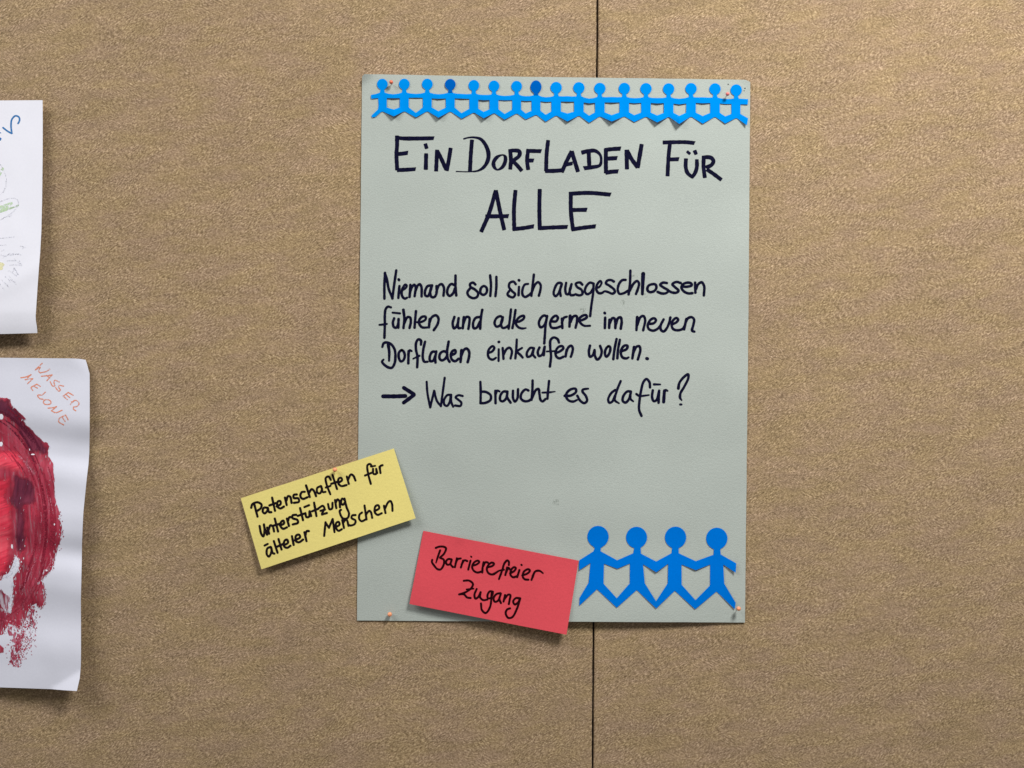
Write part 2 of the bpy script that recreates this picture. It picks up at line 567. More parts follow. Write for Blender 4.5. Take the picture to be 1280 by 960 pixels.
def h_melon(x, y):
    att = 0.55+0.45*sst(-20, 110, x)
    yy = y+0.12*(110-x)
    h = 6+1.65*prof_low(yy)*att+0.4*math.sin(x*0.07+y*0.05)+0.35*noise.noise(Vector((x*0.045, y*0.03, 2)))
    # curled corners
    c = max(0, 1-((112-x)+(y-449))/26); h -= 3.2*c*c
    h += 0.50*max(0.0, ((x-62)*24+(y-862)*39)/45.8)
    return h

# ------------------------------------------------------------------ poster
poster = thing("poster", (0, 0, 1.5), "large pale grey-green paper poster with handwritten heading, pinned over the seam", "poster")
def quad_jit(pts, amp=0.25, step=12):
    out = []
    d = densify(pts, step)
    for i, (x, y) in enumerate(d):
        out.append((x+amp*noise.noise(Vector((x*0.05, y*0.05, 0.3))), y+amp*noise.noise(Vector((x*0.05, y*0.05, 9.3)))))
    return out
poster_poly = quad_jit([(452.6, 95.5), (455.5, 92.6), (600, 95.2), (760, 97.3), (932, 99.6), (937.8, 102.5), (935.5, 400), (933.2, 600), (931.2, 778.2), (740, 777.2), (600, 776.6), (446.2, 775.6), (448.3, 500), (450.5, 300)])
sheet("paper_sheet", poster_poly, 5.0, h_poster, M_poster, 0.45, poster)

C1 = (480, 160, 11.636); C2 = (565, 160, 9.481); C3 = (670, 160, 9.143); C4 = (820, 165, 13.711); C5 = (580, 220, 6.4)
def W(t, spec, name="handwritten_word", **k): return write_word(t, spec, h_poster, M_ink, poster, name, **k)
W("EiN", [(C1, 52, True, "188,112 190,250 181,380 192,612 | 190,612 300,608 462,598,48 | 178,136,44 260,150 500,152 728,148 | 190,380 270,372 350,360 | 600,228,50 622,300,46 | 613,370 608,605 | 772,318 758,628 | 772,330 830,440 905,605 | 912,622 940,480 970,290")])
W("DORFLADEN", [(C2, 42, True, "237,140 222,330 213,515 | 135,130,14 200,113,15 270,112,20 340,132,32 400,205,42 432,300,44 425,380,42 380,460,36 310,505,20 200,518,10 45,515,9"),
                (C2, 40, False, "600,320,15 535,345,34 492,410,40 505,470,36 540,494,16 600,460,38 632,390,40 630,340,34 600,318,14"),
                (C2, 42, True, "690,268 698,380 690,490 | 670,272,34 740,266 800,278 795,330 720,388,36 | 715,385 770,440 828,508 | 905,250 890,380 903,495 | 885,270 960,272 1060,275 | 895,385 970,385 | 1140,145 1122,300 1115,510"),
                (C3, 42, True, "105,490 200,490 305,482 | 295,505 350,380 408,265 | 408,265 440,370 480,500 | 345,420,36 420,402,36 | 520,282,42 600,262,40 680,262,38 735,310,26 745,370,24 730,425,32 640,448,40 545,460,42 | 602,270 610,450 | 800,235 798,350 800,515 | 785,250 880,240 970,235 | 800,350 930,343 | 795,512 860,500 942,495 | 1035,250 1040,470 | 1040,255 1090,350 1162,450 | 1162,455 1185,320 1208,185")])
W("FÜR", [(C4, 60, True, "240,185 215,420 198,755 | 118,180 300,175 520,175 665,190 | 240,470 395,465 | 530,330,42 585,378,42 | 660,315,60 690,385,52 | 514,455 510,600 540,700 625,775,48 | 700,470 700,600 670,700 610,785,50 | 818,430 815,600 838,785 | 790,440 880,430 950,445 985,500 950,565 850,610 | 870,640 990,720 1122,820")])
W("ALLE", [(C5, 29, True, "137,447 200,300 255,115 | 255,115 290,290 322,432 | 172,323 358,321 | 412,113 400,260 402,430 | 388,425 470,417 560,402 | 606,105 603,260 606,425 | 592,418 700,412 830,407 | 855,128 855,280 872,430 | 840,142 1000,135 1175,149 | 865,272 985,270 | 860,428 950,414 1055,402")], label='the second heading word "ALLE", underneath')
A1 = (470, 335, 10.664); A2 = (570, 335, 10.664); A3 = (670, 335, 10.664); A4 = (780, 335, 10.664)
B1 = (470, 420, 10.109); B2 = (570, 420, 10.109); B3 = (670, 420, 10.109); B4 = (770, 430, 10.109)
W("Niemand", [(A1, 30, False, "112,408 112,230 120,65 | 118,68 145,150 170,280 220,405 | 218,405 240,240 270,32 | 302,152,32 307,160,32 | 312,240 298,398 | 355,295,24 400,262,26 410,232,26 390,222,28 360,260 342,320 352,380 385,408 415,395,24 | 458,225 448,385 | 452,330 478,255 510,222 528,250 515,375 | 520,330 555,235 583,215 605,250 608,378 | 748,232 690,240 655,305 658,365 690,375 725,310 746,236 | 742,240 722,320 740,385 780,385 808,330 806,240 | 805,320 835,235 875,215 905,260 900,368 | 1045,228 1005,212 962,260 950,335 980,372 1025,340 1052,270 | 1060,100 1060,240 1070,365")])
W("soll", [(A2, 30, False, "258,220 228,195 188,212 195,252 250,285 295,335 280,385 230,402 170,372 152,325 190,268 | 372,240 332,270 328,335 368,358 408,325 408,265 372,240 | 455,98 466,230 457,372 | 538,118 538,250 526,375")])
W("sich", [(A2, 29, False, "797,215 768,182 718,198 706,250 745,305 788,350 762,390 712,378 686,348 708,308 | 838,162,33 842,166,33 | 840,252 834,362 | 962,212,24 918,220,27 886,290 890,362 922,386 965,365 1000,335 | 1038,88 1022,230 1005,370 | 1015,310 1055,220 1095,188 1128,225 1125,290 1105,368")])
W("ausgeschlossen", [(A3, 29, False, "342,205 292,202 252,265 236,345 260,376 295,345 325,275 342,208 | 342,210 320,300 330,372 | 402,198 390,285 404,345 430,350 455,290 474,215 | 470,225 450,300 462,360 505,360 | 618,222 585,192 530,210 548,252 608,292 618,348 580,364 525,350 | 768,208 720,195 672,240 652,310 680,348 725,330 760,275 | 768,208 762,330 738,500 722,640 | 812,268,22 848,248,24 874,195,24 858,172,26 815,220 805,290 838,335 880,332 915,310,24 960,320,28 1020,342 1052,318 1040,285 970,230 932,205 950,168 1000,160 1038,180 | 1195,158 1150,162 1108,210 1090,290 1112,342 1170,335 1228,300"),
                      (A4, 30, False, "85,35 80,200 62,350 | 75,305 130,205 175,172 200,205 188,270 160,345 | 256,78,50 250,210,42 245,345,34 | 380,215 325,238 312,290 340,320 400,308 432,262 422,222 380,214 | 572,200 520,195 482,222 520,255 590,302 560,335 500,338 448,318 | 757,200 700,185 645,215 680,255 728,302 700,328 640,325 590,300 | 785,248 850,248 905,228 892,202 840,195 790,215 765,258 800,312 860,338 912,335 | 948,195 952,328 | 958,285 990,215 1035,190 1068,240 1065,365")])
W("fühlen", [(A1, 30, False, "200,525,26 160,515,28 130,545 118,620 118,750 112,930 | 45,758,22 100,752,26 145,745,22 | 222,595,24 320,605,26 | 242,670 225,730 240,788 272,795 296,740 302,680 | 300,680 298,795 | 365,558,34 378,680 366,800 | 375,740 420,655 455,660 464,720 447,798 | 533,575 522,690 514,795 | 550,722,24 605,718,26 660,685,28 662,650,28 620,648 578,690 575,740 615,790 690,792,24 | 716,680 706,790 | 712,730 745,655 800,630 832,668 822,745 770,828")])
W("und", [(A1, 30, False, "1045,652 1022,740 1040,805 1078,770 1102,668 | 1102,668 1092,760 1100,803 1125,800"),
          (A2, 30, False, "105,655,34 90,803 | 98,745 140,652 176,660 178,730 165,810 | 312,652 262,665 228,735 238,803 275,795 318,715 | 350,558 334,650 322,808")])
W("alle", [(A2, 29, False, "622,660 590,642 538,670 514,735 538,780 582,768 616,705 624,655 | 620,660 600,750 620,798 662,792 700,765 | 733,552 716,700 702,808 | 793,560 772,700 752,800 | 800,720 850,710 905,670 905,638 862,645 812,692 800,745 830,788 880,806,26 932,800,16")])
W("gerne", [(A3, 30, False, "148,650 108,632 60,672 38,740 62,790 106,768 138,700 | 148,640 128,760 118,900 110,1005 | 215,712 268,710 292,665 268,635 222,662 188,735 206,792 260,800 330,778 | 345,675 352,800 | 345,730 370,665 412,648,24 | 455,638,36 446,780 | 460,720 500,645 540,640 548,700 528,795 | 552,702 618,692 678,655 668,628 618,638 575,680 592,730 640,768,26 720,770,24")])
W("im", [(A3, 32, False, "915,598,32 919,603,32 | 922,662 918,800 | 980,690 975,798 | 975,755 1018,670 1045,672 1058,730 1058,800 | 1060,765 1095,668 1128,658 1142,710 1130,808")])
W("neuen", [(A4, 30, False, "176,655,34 166,828 | 175,765 220,655 260,640 282,690 256,830 | 345,745 398,735 426,695 402,670 355,690 317,760 330,812 390,835 450,808 488,765 | 528,685 488,770 495,828 530,845 572,800 602,730 618,660 | 645,750 700,722 722,688 700,665 652,700 636,760 655,812 710,830 780,812 815,760 | 830,680 802,818 | 815,745 852,670 902,655 934,685 924,760 908,835 938,848")])
W("Dorfladen", [(B1, 29, False, "80,138,24 98,90 140,82 195,108 235,170 245,260 235,345 198,402 142,390 88,345 76,322,26 95,298,22 | 155,112,36 167,200 165,312,24 | 325,178 290,210 288,272 312,320 344,308 364,250 350,198 325,178 | 412,190 408,345 | 408,235 425,180,26 450,190,22 | 568,108 568,58 536,42 508,82 505,170 524,260 520,395 | 470,287,18 548,250,24 | 620,72 598,170 592,280 612,325 652,325,24 | 760,200 712,200 680,260 686,318 720,312 750,250 | 762,195 748,280 752,335 | 900,212 858,192 812,220 802,280 830,308 872,288 902,240 | 918,70 898,200 908,290 930,325 | 952,242 1006,212 1000,178 965,192 945,240 960,298 1000,318 1042,288 | 1082,182,36 1068,328"),
                (B2, 30, False, "62,265 100,175 135,158 165,195 165,260 148,330")])
W("einkaufen", [(B2, 27, False, "408,215 460,192 484,148 465,128 422,160 402,225 422,282 465,298 505,275,22 | 540,75,30 544,74,30 | 540,168,24 538,315,24 | 590,152 600,288 | 600,240 640,165 678,148 706,190 690,283 | 768,45 762,160 750,283 | 835,150,22 775,195 820,245 842,272 | 980,152 940,150 895,215 903,262 945,250 983,160 | 985,155 972,230 1002,272,24"),
                (B3, 28, False, "44,145 22,200 38,252 78,235 108,142 | 110,135 98,242 | 290,82 275,42 225,18 185,50 180,150 190,250 176,385 | 135,195,18 240,190,20 | 245,215 300,195 348,152 330,128 285,138 247,200 257,258 295,282 345,262 | 388,172 374,258 | 378,222 410,142 445,122 465,152 455,220 440,262")])
W("wollen", [(B3, 29, False, "682,122 668,200 682,262 720,240 740,178 | 740,178 745,250 775,298 815,260 830,190 810,125 | 912,132 880,170 872,230 888,262 918,235 938,180 935,135 912,130 | 1018,38 992,170 977,292 | 1060,48 1037,170 1028,282"),
             (B4, 29, False, "70,92 135,62 145,22 112,18 72,60 62,120 82,168 130,182 160,168,22 | 228,38,32 207,182 | 216,120 258,35 295,28 308,72 296,130 276,195")])
W(".", [(B4, 34, False, "388,183 398,186")], "full_stop", label="full stop closing the sentence")
W("arrow", [(B1, 46, False, "90,762 240,762 370,758"), (B1, 44, False, "352,655 420,698 478,735 | 480,745 420,790 350,842")], "arrow_mark", label="hand-drawn arrow pointing right to the question")
W("Was", [(B1, 25, False, "640,578 650,720 685,902 | 685,902 735,692 | 735,692 770,820 820,885 | 820,885 845,700 868,528 | 940,742 900,748 860,810 865,868 900,882 932,830 944,745 | 950,742 950,830 975,892 | 1095,758 1040,748 1006,775 1040,805 1078,842 1068,882 1000,878")])
W("braucht", [(B2, 28, False, "308,580 312,700 310,845 | 318,702 380,708 438,750 435,808 370,845 308,848 | 497,692 500,848 | 498,740 520,690 550,700,22 | 650,705 600,702 560,755 560,812 592,825 632,790 650,722 | 650,702 646,770 690,842 | 720,692 722,790 745,828 775,790 784,672 | 915,688 880,675 830,722 820,788 862,822 920,818 960,788 | 968,562 965,690 955,805 | 965,775 1010,682 1043,668 1055,740"),
              (B3, 27, False, "44,735 58,808 82,826 122,795 | 165,568 152,700 145,792 | 80,715,20 160,712,22 240,702,12")])
W("es", [(B3, 28, False, "365,755,34 440,752 506,705 500,668 455,668 402,702 378,755 410,812 470,828 518,808,22 | 660,665,20 592,678 588,702 630,758 645,818 610,848 560,818 522,755")])
W("dafür", [(B3, 27, False, "1000,682 950,722 912,800 926,842 962,830 1000,750 | 1070,570 1022,690 996,810 1048,850,18"),
            (B4, 28, False, "188,600 142,600 92,660 86,720 120,740 160,702 188,612 | 186,602 182,690 218,725,18 | 430,548 422,480 385,442 347,480 315,600 297,720 292,830 322,908 | 258,632,26 292,655,24 415,645,18 | 480,510,26 560,511,18 | 465,585 456,670 476,722 512,708 545,592 | 545,590 538,742 | 612,590,34 602,732,36 | 608,625 628,582 652,592,20")])
W("?", [(B4, 28, False, "788,560,34 800,495 850,425 912,382 914,430 862,540 815,622 810,680 830,710,16 | 810,764,24 826,764,24")], "question_mark", label="question mark ending the last line")

# glue blob, pin holes and faint smudges on the sheet
def blob(name, cx, cy, r, hf, mat, parent, ry=None, lift=0.10, seed=0, label=None):
    ry = ry or r
    n = 12
    V = [P(cx, cy, hf(cx, cy)+lift+0.05)]
    for i in range(n):
        a = 2*math.pi*i/n
        k = 1+0.35*noise.noise(Vector((math.cos(a)*1.5, math.sin(a)*1.5, seed)))
        x = cx+r*k*math.cos(a); y = cy+ry*k*math.sin(a)
        V.append(P(x, y, hf(x, y)+lift))
    F = [(0, 1+i, 1+(i+1) % n) for i in range(n)]
    a, b, c = (Vector(V[i]) for i in F[0])
    if (b-a).cross(c-a).y > 0: F = [tuple(reversed(f)) for f in F]
    o = link_mesh(name, V, F, mat, None, True); adopt(o, parent)
    if label: o['label'] = label
    return o
blob("glue_blob", 553, 143.8, 2.0, h_poster, M_glue, poster, 1.3, 0.5, 1, "dried whitish glue blob below the chain")
for i, (x, y, r) in enumerate([(931.3, 110.4, 0.9), (930.2, 113.4, 0.7), (910.3, 105.4, 0.8)]):
    blob("pin_hole", x, y, r, h_poster, M_hole, poster, None, 0.09, i)
for i, (x, y, rx, ry) in enumerate([(778, 378, 3, 4), (793.5, 345, 5, 1.6), (806, 369, 4, 3), (695, 628, 5, 4), (729, 388, 4, 5)]):
    blob("smudge", x, y, rx, h_poster, M_smudge, poster, ry, 0.07, 10+i)

# ------------------------------------------------------------------ paper doll chains
def circ(cx, cy, rx, ry, a0, a1, n):
    out = []
    for i in range(n+1):
        a = math.radians(a0+(a1-a0)*i/n)
        out.append((cx+rx*math.cos(a), cy+ry*math.sin(a)))
    return out
# lower chain, four figures
chain_low = thing("paper_doll_chain", P(820, 710, 4), "bright blue cut-out chain of four large paper figures at the poster's lower right corner", "paper chain", "blue paper doll chains")
OZ = (710, 640, 5.333)
def z2(pts): return [(OZ[0]+x/OZ[2], OZ[1]+y/OZ[2]) for x, y in pts]
def head(cx, cy, r, nl, nr, ny):
    """head outline from neck left over the top to neck right (screen coords, y down)"""
    a_l = math.degrees(math.atan2(ny-cy, nl-cx)); a_r = math.degrees(math.atan2(ny-cy, nr-cx))
    if a_l < 0: a_l += 360
    # travel clockwise on screen: from left-bottom up over the top to right-bottom
    return circ(cx, cy, r*0.99, r*1.01, 118, 422, 22)
figs = [
 [(75,322),(170,262),(178,240)]+head(200,165,72,178,218,240)+[(218,240),(218,262),(328,322),(328,378),(240,345),(237,478),(325,575),(325,638),(193,515),(75,625),(78,570),(138,470),(150,340),(75,388)],
 [(328,322),(435,275),(441,240)]+head(457,170,71,441,485,240)+[(484,240),(487,278),(588,330),(588,402),(500,348),(512,475),(587,595),(588,643),(458,520),(325,638),(325,575),(412,475),(413,343),(328,378)],
 [(588,330),(690,275),(694,240)]+head(717,170,72,694,740,240)+[(738,240),(738,275),(852,328),(852,388),(757,350),(758,485),(850,588),(848,648),(712,525),(588,643),(587,595),(665,475),(668,345),(588,402)],
 [(852,328),(970,285),(972,248)]+head(992,177,72,972,1016,248)+[(1015,248),(1018,283),(1122,342),(1118,405),(1035,350),(1042,478),(1118,605),(1112,648),(990,530),(848,648),(850,588),(947,490),(948,350),(852,388)],
]
def h_low(x, y):
    zx = (x-OZ[0])*OZ[2]; zy = (y-OZ[1])*OZ[2]
    h = h_poster(x, y)+0.75
    joints = [(75, 1.2), (328, 0.8), (588, 2.0), (850, 1.6), (1120, 3.0)]
    for jx, l in joints:
        t = max(0, 1-abs(zx-jx)/110)
        v = sst(230, 400, zy)*(1-0.55*sst(420, 640, zy))
        h += l*t*v
    return h
for f in figs:
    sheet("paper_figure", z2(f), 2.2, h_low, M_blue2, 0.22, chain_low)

# upper chain, seventeen figures
chain_up = thing("paper_doll_chain", P(700, 130, 4), "long blue cut-out chain of seventeen small paper figures along the poster's top edge", "paper chain", "blue paper doll chains")
HEADS = [(477.9,105.3),(505.3,105.2),(534.1,105.2),(562.8,105.5),(592.3,106.8),(617.5,107.5),(645.8,107.9),(670,108.6),(695.2,109.5),(723.6,109.8),(749.8,110.6),(780.4,110.6),(807.5,110.9),(835.8,111.2),(863.8,110.9),(893.8,111.2),(920.3,112.6)]
def jz(ox, lst): return [(ox+x/10.667,)+tuple(85+q/10.667 for q in (a, b, c, d)) for x, a, b, c, d in lst]
J = jz(450, [(450,350,402,553,645),(745,345,395,598,658),(1045,350,410,575,662)]) + jz(560, [(180,345,407,602,675),(475,358,428,585,670),(755,372,430,612,688),(1035,376,440,605,685)]) \
  + jz(660, [(235,390,452,622,715),(525,375,448,606,712),(815,408,470,635,730),(1115,385,460,628,712)]) + jz(760, [(350,402,470,628,720),(655,400,472,632,725),(950,410,485,638,745)]) \
  + jz(840, [(410,390,470,640,742),(710,412,480,645,740)])
FOOT = [4.5, 1.2, 4.2, 0.8, 4.2, 1.4, 0.6, 0.6, 2.8, 0.8, 4.6, 0.6, 4.6, 6.5, 0.8, 0.8]
HAND = [1.6, 0.8, 1.4, 1.2, 1.6, 0.6, 0.8, 0.6, 1.2, 1.6, 1.4, 0.8, 1.6, 1.0, 1.2, 0.4]
def h_up(x, y):
    h = h_poster(x, y)+0.8
    yb = 85+0.012*(x-470)
    ends = [(464, 0.5, 0.6)]+[(J[i][0], FOOT[i], HAND[i]) for i in range(16)]+[(936, 3.2, 0.6)]
    for jx, fl, hl in ends:
        t = max(0, 1-abs(x-jx)/13.5)
        if t > 0:
            h += t*(hl*sst(yb+26, yb+34, y)*(1-sst(yb+42, yb+50, y))+fl*sst(yb+40, yb+60, y))
    # heads stand a little proud
    h += 0.5*(1-sst(yb+16, yb+30, y))
    return h
for i, (hx, hy) in enumerate(HEADS):
    dark = i in (3, 7)
    rx, ry = (6.75, 6.9) if i < 8 else (7.15, 7.2)
    if i == 7: rx, ry = 6.9, 8.2
    nk = hy+9.0
    hp = circ(hx, hy, rx, ry, 112, 428, 20)
    tw = 5.6 if i < 8 else 6.0
    sh = hy+10.6; hip = hy+(29.0 if i < 7 else 29.8); crotch = hy+(34.2 if i < 7 else 35.2)
    hip = min(hip, crotch-4)
    body = []
    if i == 0:
        body += [(463.6, 118.6), (470, 117.4)]
    else:
        j = J[i-1]; body += [(j[0], j[1]), ((j[0]+hx)/2-1, (j[1]+sh)/2+0.3)]
    body += [(hx-3.4, sh), (hx-2.6, nk)]
    neckL, neckR = len(body)-1, None
    if not dark:
        body += hp
    body += [(hx+2.6, nk), (hx+3.4, sh)]
    if i == 16:
        body += [(935.2, 123.9), (934.8, 130.5), (hx+tw-0.8, hy+17.8), (hx+tw-0.8, hip), (935.2, 147.8), (933.7, 156.6)]
    else:
        j = J[i]
        body += [((j[0]+hx)/2+1, (j[1]+sh)/2+0.3), (j[0], j[1]), (j[0], j[2]), (hx+tw, (j[2]+hy+17.3)/2), (hx+tw, hip), (j[0], j[3]), (j[0], j[4])]
    body += [(hx+1.0, crotch), (hx-1.2, crotch+0.1)]
    if i == 0:
        body += [(469, 146.2), (464.8, 146.8), (464.4, 144.3), (472.6, 136.6), (473.2, 131), (472.6, 122.6), (463.9, 123.4)]
    else:
        j = J[i-1]
        body += [(j[0], j[4]), (j[0], j[3]), (hx-tw, hip), (hx-tw, (j[2]+hy+17.3)/2), (j[0], j[2])]
    fo = sheet("paper_figure", body, 1.5, h_up, M_blue, 0.2, chain_up)
    if dark:
        hd = hp+[(hx+2.6, nk+1.2), (hx-2.6, nk+1.2)]
        ho = sheet("head", hd, 1.5, lambda x, y: h_up(x, y)+0.35, M_dblue, 0.2, None)
        ho.parent = fo
        fo['label'] = "figure with a darker blue head, %s from the left" % ("fourth" if i == 3 else "eighth")
        ho['label'] = "darker blue paper head"

# ------------------------------------------------------------------ note cards
yel = thing("note_card", P(410, 636, 3), "yellow note card tilted upward to the right, half on felt and half on the poster", "note card", "handwritten note cards")
sheet("card_sheet", quad_jit(Q_yel, 0.15), 4, h_yellow, M_yellow, 0.3, yel)
Y1 = (300, 560, 6.857); Y2 = (390, 560, 8.0)
def WY(t, spec, name="handwritten_word", **k): return write_word(t, spec, h_yellow, M_black, yel, name, **k)
WY("Patenschaften", [(Y1, 16.5, False, "96,512 106,482 150,465 184,485 178,515 138,545 | 122,480 150,588 | 235,512 205,512 195,545 212,560 235,535 238,512 | 240,515 248,548 268,550 | 275,425 300,538 | 252,492 308,472 | 315,500 348,480 345,455 325,458 320,500 345,518 376,502 | 385,425 400,488 | 396,455 412,412 430,418 442,470 | 487,398 460,402 462,428 500,432 505,460 462,470 | 555,375 530,378 517,410 537,436 578,422 | 566,320 598,420 | 588,390 615,352 635,370 652,412"),
                     (Y2, 18, False, "88,380 52,400 55,448 80,452 98,415 92,382 | 98,400 108,440 135,438 | 188,318 165,285 138,298 145,360 183,462 | 138,395 185,378 | 205,270 250,410 | 192,358 262,335 | 268,345 300,322 292,298 268,305 262,350 292,380 345,370 | 348,285 368,358 | 362,315 388,265 412,275 435,325")])
WY("für", [(Y2, 18, False, "600,185 580,160 555,172 560,250 588,358 | 530,275 600,246 | 588,185,14 632,178,14 | 610,208 615,258 642,258 642,208 | 642,208 652,250 | 675,188 685,250 | 680,222 682,182 705,172")])
WY("Unterstützung", [(Y1, 16.5, False, "168,668 182,735 200,758 210,705 205,655 | 208,680 232,742 | 233,682 250,735 | 244,705 262,662 280,672 292,715 | 298,605 326,715 | 278,668 338,650 | 342,665 378,645 370,622 350,638 350,675 370,692 402,680 | 402,605 420,668 | 410,628 425,592 445,595 | 482,572 450,578 452,602 490,615 497,640 452,655 | 515,515 540,618 | 495,582 550,562 | 552,506,15 592,490,15 | 560,558 570,592 592,588 595,545 | 597,542 610,583 | 635,468 655,583 | 618,542 672,520"),
                     (Y2, 18, False, "68,600 108,578 124,602 100,655 | 100,665 148,650 | 85,628 130,615 | 160,560 176,612 200,605 205,548 | 230,520 243,600 | 235,552 256,512 272,528 280,592 | 325,520 302,505 290,545 308,568 332,540 | 325,505 345,590 370,658 355,700 312,705 286,670 278,625 290,618")])
WY("älterer", [(Y1, 16.5, False, "210,836,15 238,822,15 | 262,848 235,860 230,912 248,930 270,885 266,850 | 268,855 280,900 294,905 | 290,798 322,898 | 330,780 356,870 | 312,848 370,822 | 375,835 412,810 402,785 380,798 380,845 405,855 432,838 | 445,755 460,830 | 470,790 515,765 505,742 480,752 480,798 505,808 540,785 | 552,722 570,798 | 560,750 572,712 590,712")])
WY("Menschen", [(Y2, 18, False, "135,742 122,878 | 135,745 170,798 | 170,798 205,712 | 207,710 225,840 | 240,790 275,766 266,738 242,750 242,802 265,828 298,812 | 302,720 320,800 | 312,750 338,712 352,728 365,778 | 435,670 402,675 396,700 434,725 428,758 385,775 360,765 | 500,645 476,665 472,708 496,732 540,712 | 525,575 545,714 | 540,665 572,628 588,640 602,698 | 625,630 672,602 662,572 635,582 627,638 655,668 697,652 | 720,577 735,650 | 732,602 762,542 785,530 800,560 805,628")])

redc = thing("note_card", P(617, 728, 4), "red note card tilted downward to the right, overlapping the poster's bottom edge", "note card", "handwritten note cards")
sheet("card_sheet", quad_jit(Q_red, 0.15), 4, h_red, M_red, 0.3, redc)
R1 = (530, 665, 10.667); R2 = (610, 680, 9.6); RZ = (500, 650, 5.333)
def WR(t, spec, name="handwritten_word", **k): return write_word(t, spec, h_red, M_redink, redc, name, **k)
WR("Barrierefreier", [(R1, 23, False, "157,212 200,196 260,196 293,215 270,285 215,340 | 215,345 262,368 264,430 222,498 180,495 130,440 105,398 110,372 | 215,245 185,330 160,410,14 | 365,362 320,362 292,400 310,435 345,428 368,372 | 370,368 356,430 386,468 | 438,350 412,468 | 420,425 450,362 490,352 | 522,380 492,472 | 502,430 540,377 577,387 | 627,326,18 632,332,18 | 620,382 590,500 | 645,450 705,430 738,398 720,382 672,402 642,460 660,512 710,540 765,528 | 795,402 782,470 778,540 | 790,455 820,402 852,408 | 848,470 915,450 934,422 905,407 858,440 838,500 860,548 905,566 940,560"),
                      (R2, 21, False, "60,362 95,345 130,322,18 192,308,18 | 250,252 250,212 232,197 197,232 172,310 132,420 | 230,282 208,372 | 216,345 246,285 262,305 | 266,352 318,320 334,288 312,277 278,310 270,368 300,398 350,385 | 377,312 350,398 | 400,248,18 405,253,18 | 412,377 478,350 503,318 482,302 432,330 417,388 440,422 485,428 | 557,342 522,430 | 535,385 570,327 620,322 660,350,14")])
WR("Zugang", [(R1, 23, False, "530,650 600,648 652,690 636,740 560,800 468,832 | 470,832 530,830 575,872 622,880 | 568,765,18 660,755,18 | 702,760 672,840 686,888 720,870 755,802 | 755,802 748,870 790,908 845,900 | 920,798 880,790 847,840 852,882 888,880 918,820"),
              (RZ, 11.5, False, "612,475 600,580 571,620 546,600 540,556"),
              (R2, 21, False, "148,590 102,600 67,650 82,693 120,680 150,612 | 155,595 137,660 155,708 | 205,612 187,690 | 197,662 243,607 268,612 260,668 250,720 | 380,650 332,650 302,690 322,725 360,702 384,657 | 387,652 350,770 290,878 242,885 212,830 230,785 265,772")])

# ------------------------------------------------------------------ the two white sheets at the left edge
draw = thing("drawing_sheet", P(-60, 270, 8), "white sheet with pencil and green crayon leaf drawing, upper of the two white sheets", "drawing")
poly = [(-165, 127.5), (0, 125.6), (53.2, 125.2), (53.4, 160), (53.2, 200), (52.6, 250), (51.6, 290), (50.2, 315), (48.6, 335), (46.8, 360), (45.2, 385), (44.5, 395), (44.8, 401), (46.0, 408), (46.7, 416.3), (20, 417.0), (0, 417.5), (-165, 420)]
sheet("paper_sheet", poly, 4, h_draw, M_white, 0.14, draw)
def WD(name, mat, spec, label):
    o = write_word("", spec, h_draw, mat, draw, name, 0.12, label); return o
DZ = (0, 120, 12.0); DL = (0, 210, 5.643); DH = (0, 270, 10.667)
WD("blue_pen_line", M_bluepen, [(DZ, 19, False, "45,475 110,525 172,560 | 178,560 165,450 178,350 232,297 285,318 292,370 270,412 | -40,600,30 -10,660,34 6,640,30 | -60,555 12,552,8")], "curved blue felt-pen letter near the top corner")
WD("pencil_outline", M_grey, [(DL, 5, False, "-20,-60 15,0 40,60 44,112 22,170 -10,200 | -20,245 60,217 105,214 128,235 128,262 90,312 30,350 -15,380 | -20,320 60,290 130,262"), (DH, 8, False, "20,40 90,20 160,-5")], "grey pencil outlines of leaves")
WD("green_crayon_patch", M_green, [(DL, 16, False, "-25,285 20,270 80,248 | -25,300 30,286 70,270"), (DL, 9, False, "-20,318 60,290 128,264")], "light green crayon fill of the lower leaf")
WD("green_crayon_patch", M_green, [(DL, 16, False, "-20,70 5,30 18,5")], "light green crayon fill of the upper leaf")
hatch = []
for (a, b, c, d) in [(0,300,190,280),(0,388,80,385),(20,470,60,450),(270,400,330,425),(300,440,340,420),(140,500,280,520),(130,525,250,505),(190,570,290,650),(130,655,290,660),(290,660,260,600),(100,735,150,745),(150,750,220,800),(180,690,240,780),(70,810,140,880),(120,800,200,880),(140,850,210,910),(20,850,70,900),(60,880,120,960),(-10,900,60,990),(30,560,130,500),(10,520,90,540),(90,600,200,600),(200,700,240,780),(160,760,190,690)]:
    hatch.append("%d,%d %d,%d %d,%d" % (a, b, (a+c)//2+random.randint(-6, 6), (b+d)//2+random.randint(-6, 6), c, d))
WD("pencil_hatching", M_grey, [(DH, 8, False, " | ".join(hatch))], "short grey pencil strokes around a yellow patch")
WD("yellow_crayon_patch", M_yellowcr, [(DH, 34, False, "-60,660 0,690 40,650 | -60,700 20,700 | -40,630 30,640")], "pale yellow crayon patch")

mel = thing("painting_sheet", P(-40, 655, 10), "white cockled sheet with a red painted watermelon, lower of the two white sheets", "painting")
poly = [(-150, 446.2), (0, 447.2), (60, 447.8), (90, 448.0), (100, 448.6), (107.0, 449.8), (109.0, 456), (110.8, 463), (112, 467), (112.1, 500), (112.0, 540), (111.6, 565), (110.6, 580), (108.4, 598), (106.2, 620), (104.2, 640), (103.2, 660), (102.4, 680), (102.2, 700), (101.6, 725), (101.0, 750), (101.2, 780), (101.2, 815), (101.0, 832), (99.6, 848), (96.0, 863.8), (80, 862.8), (64, 861.4), (30, 860.2), (0, 859.2), (-150, 856)]
sheet("paper_sheet", poly, 3.5, h_melon, M_grey_white, 0.14, mel)

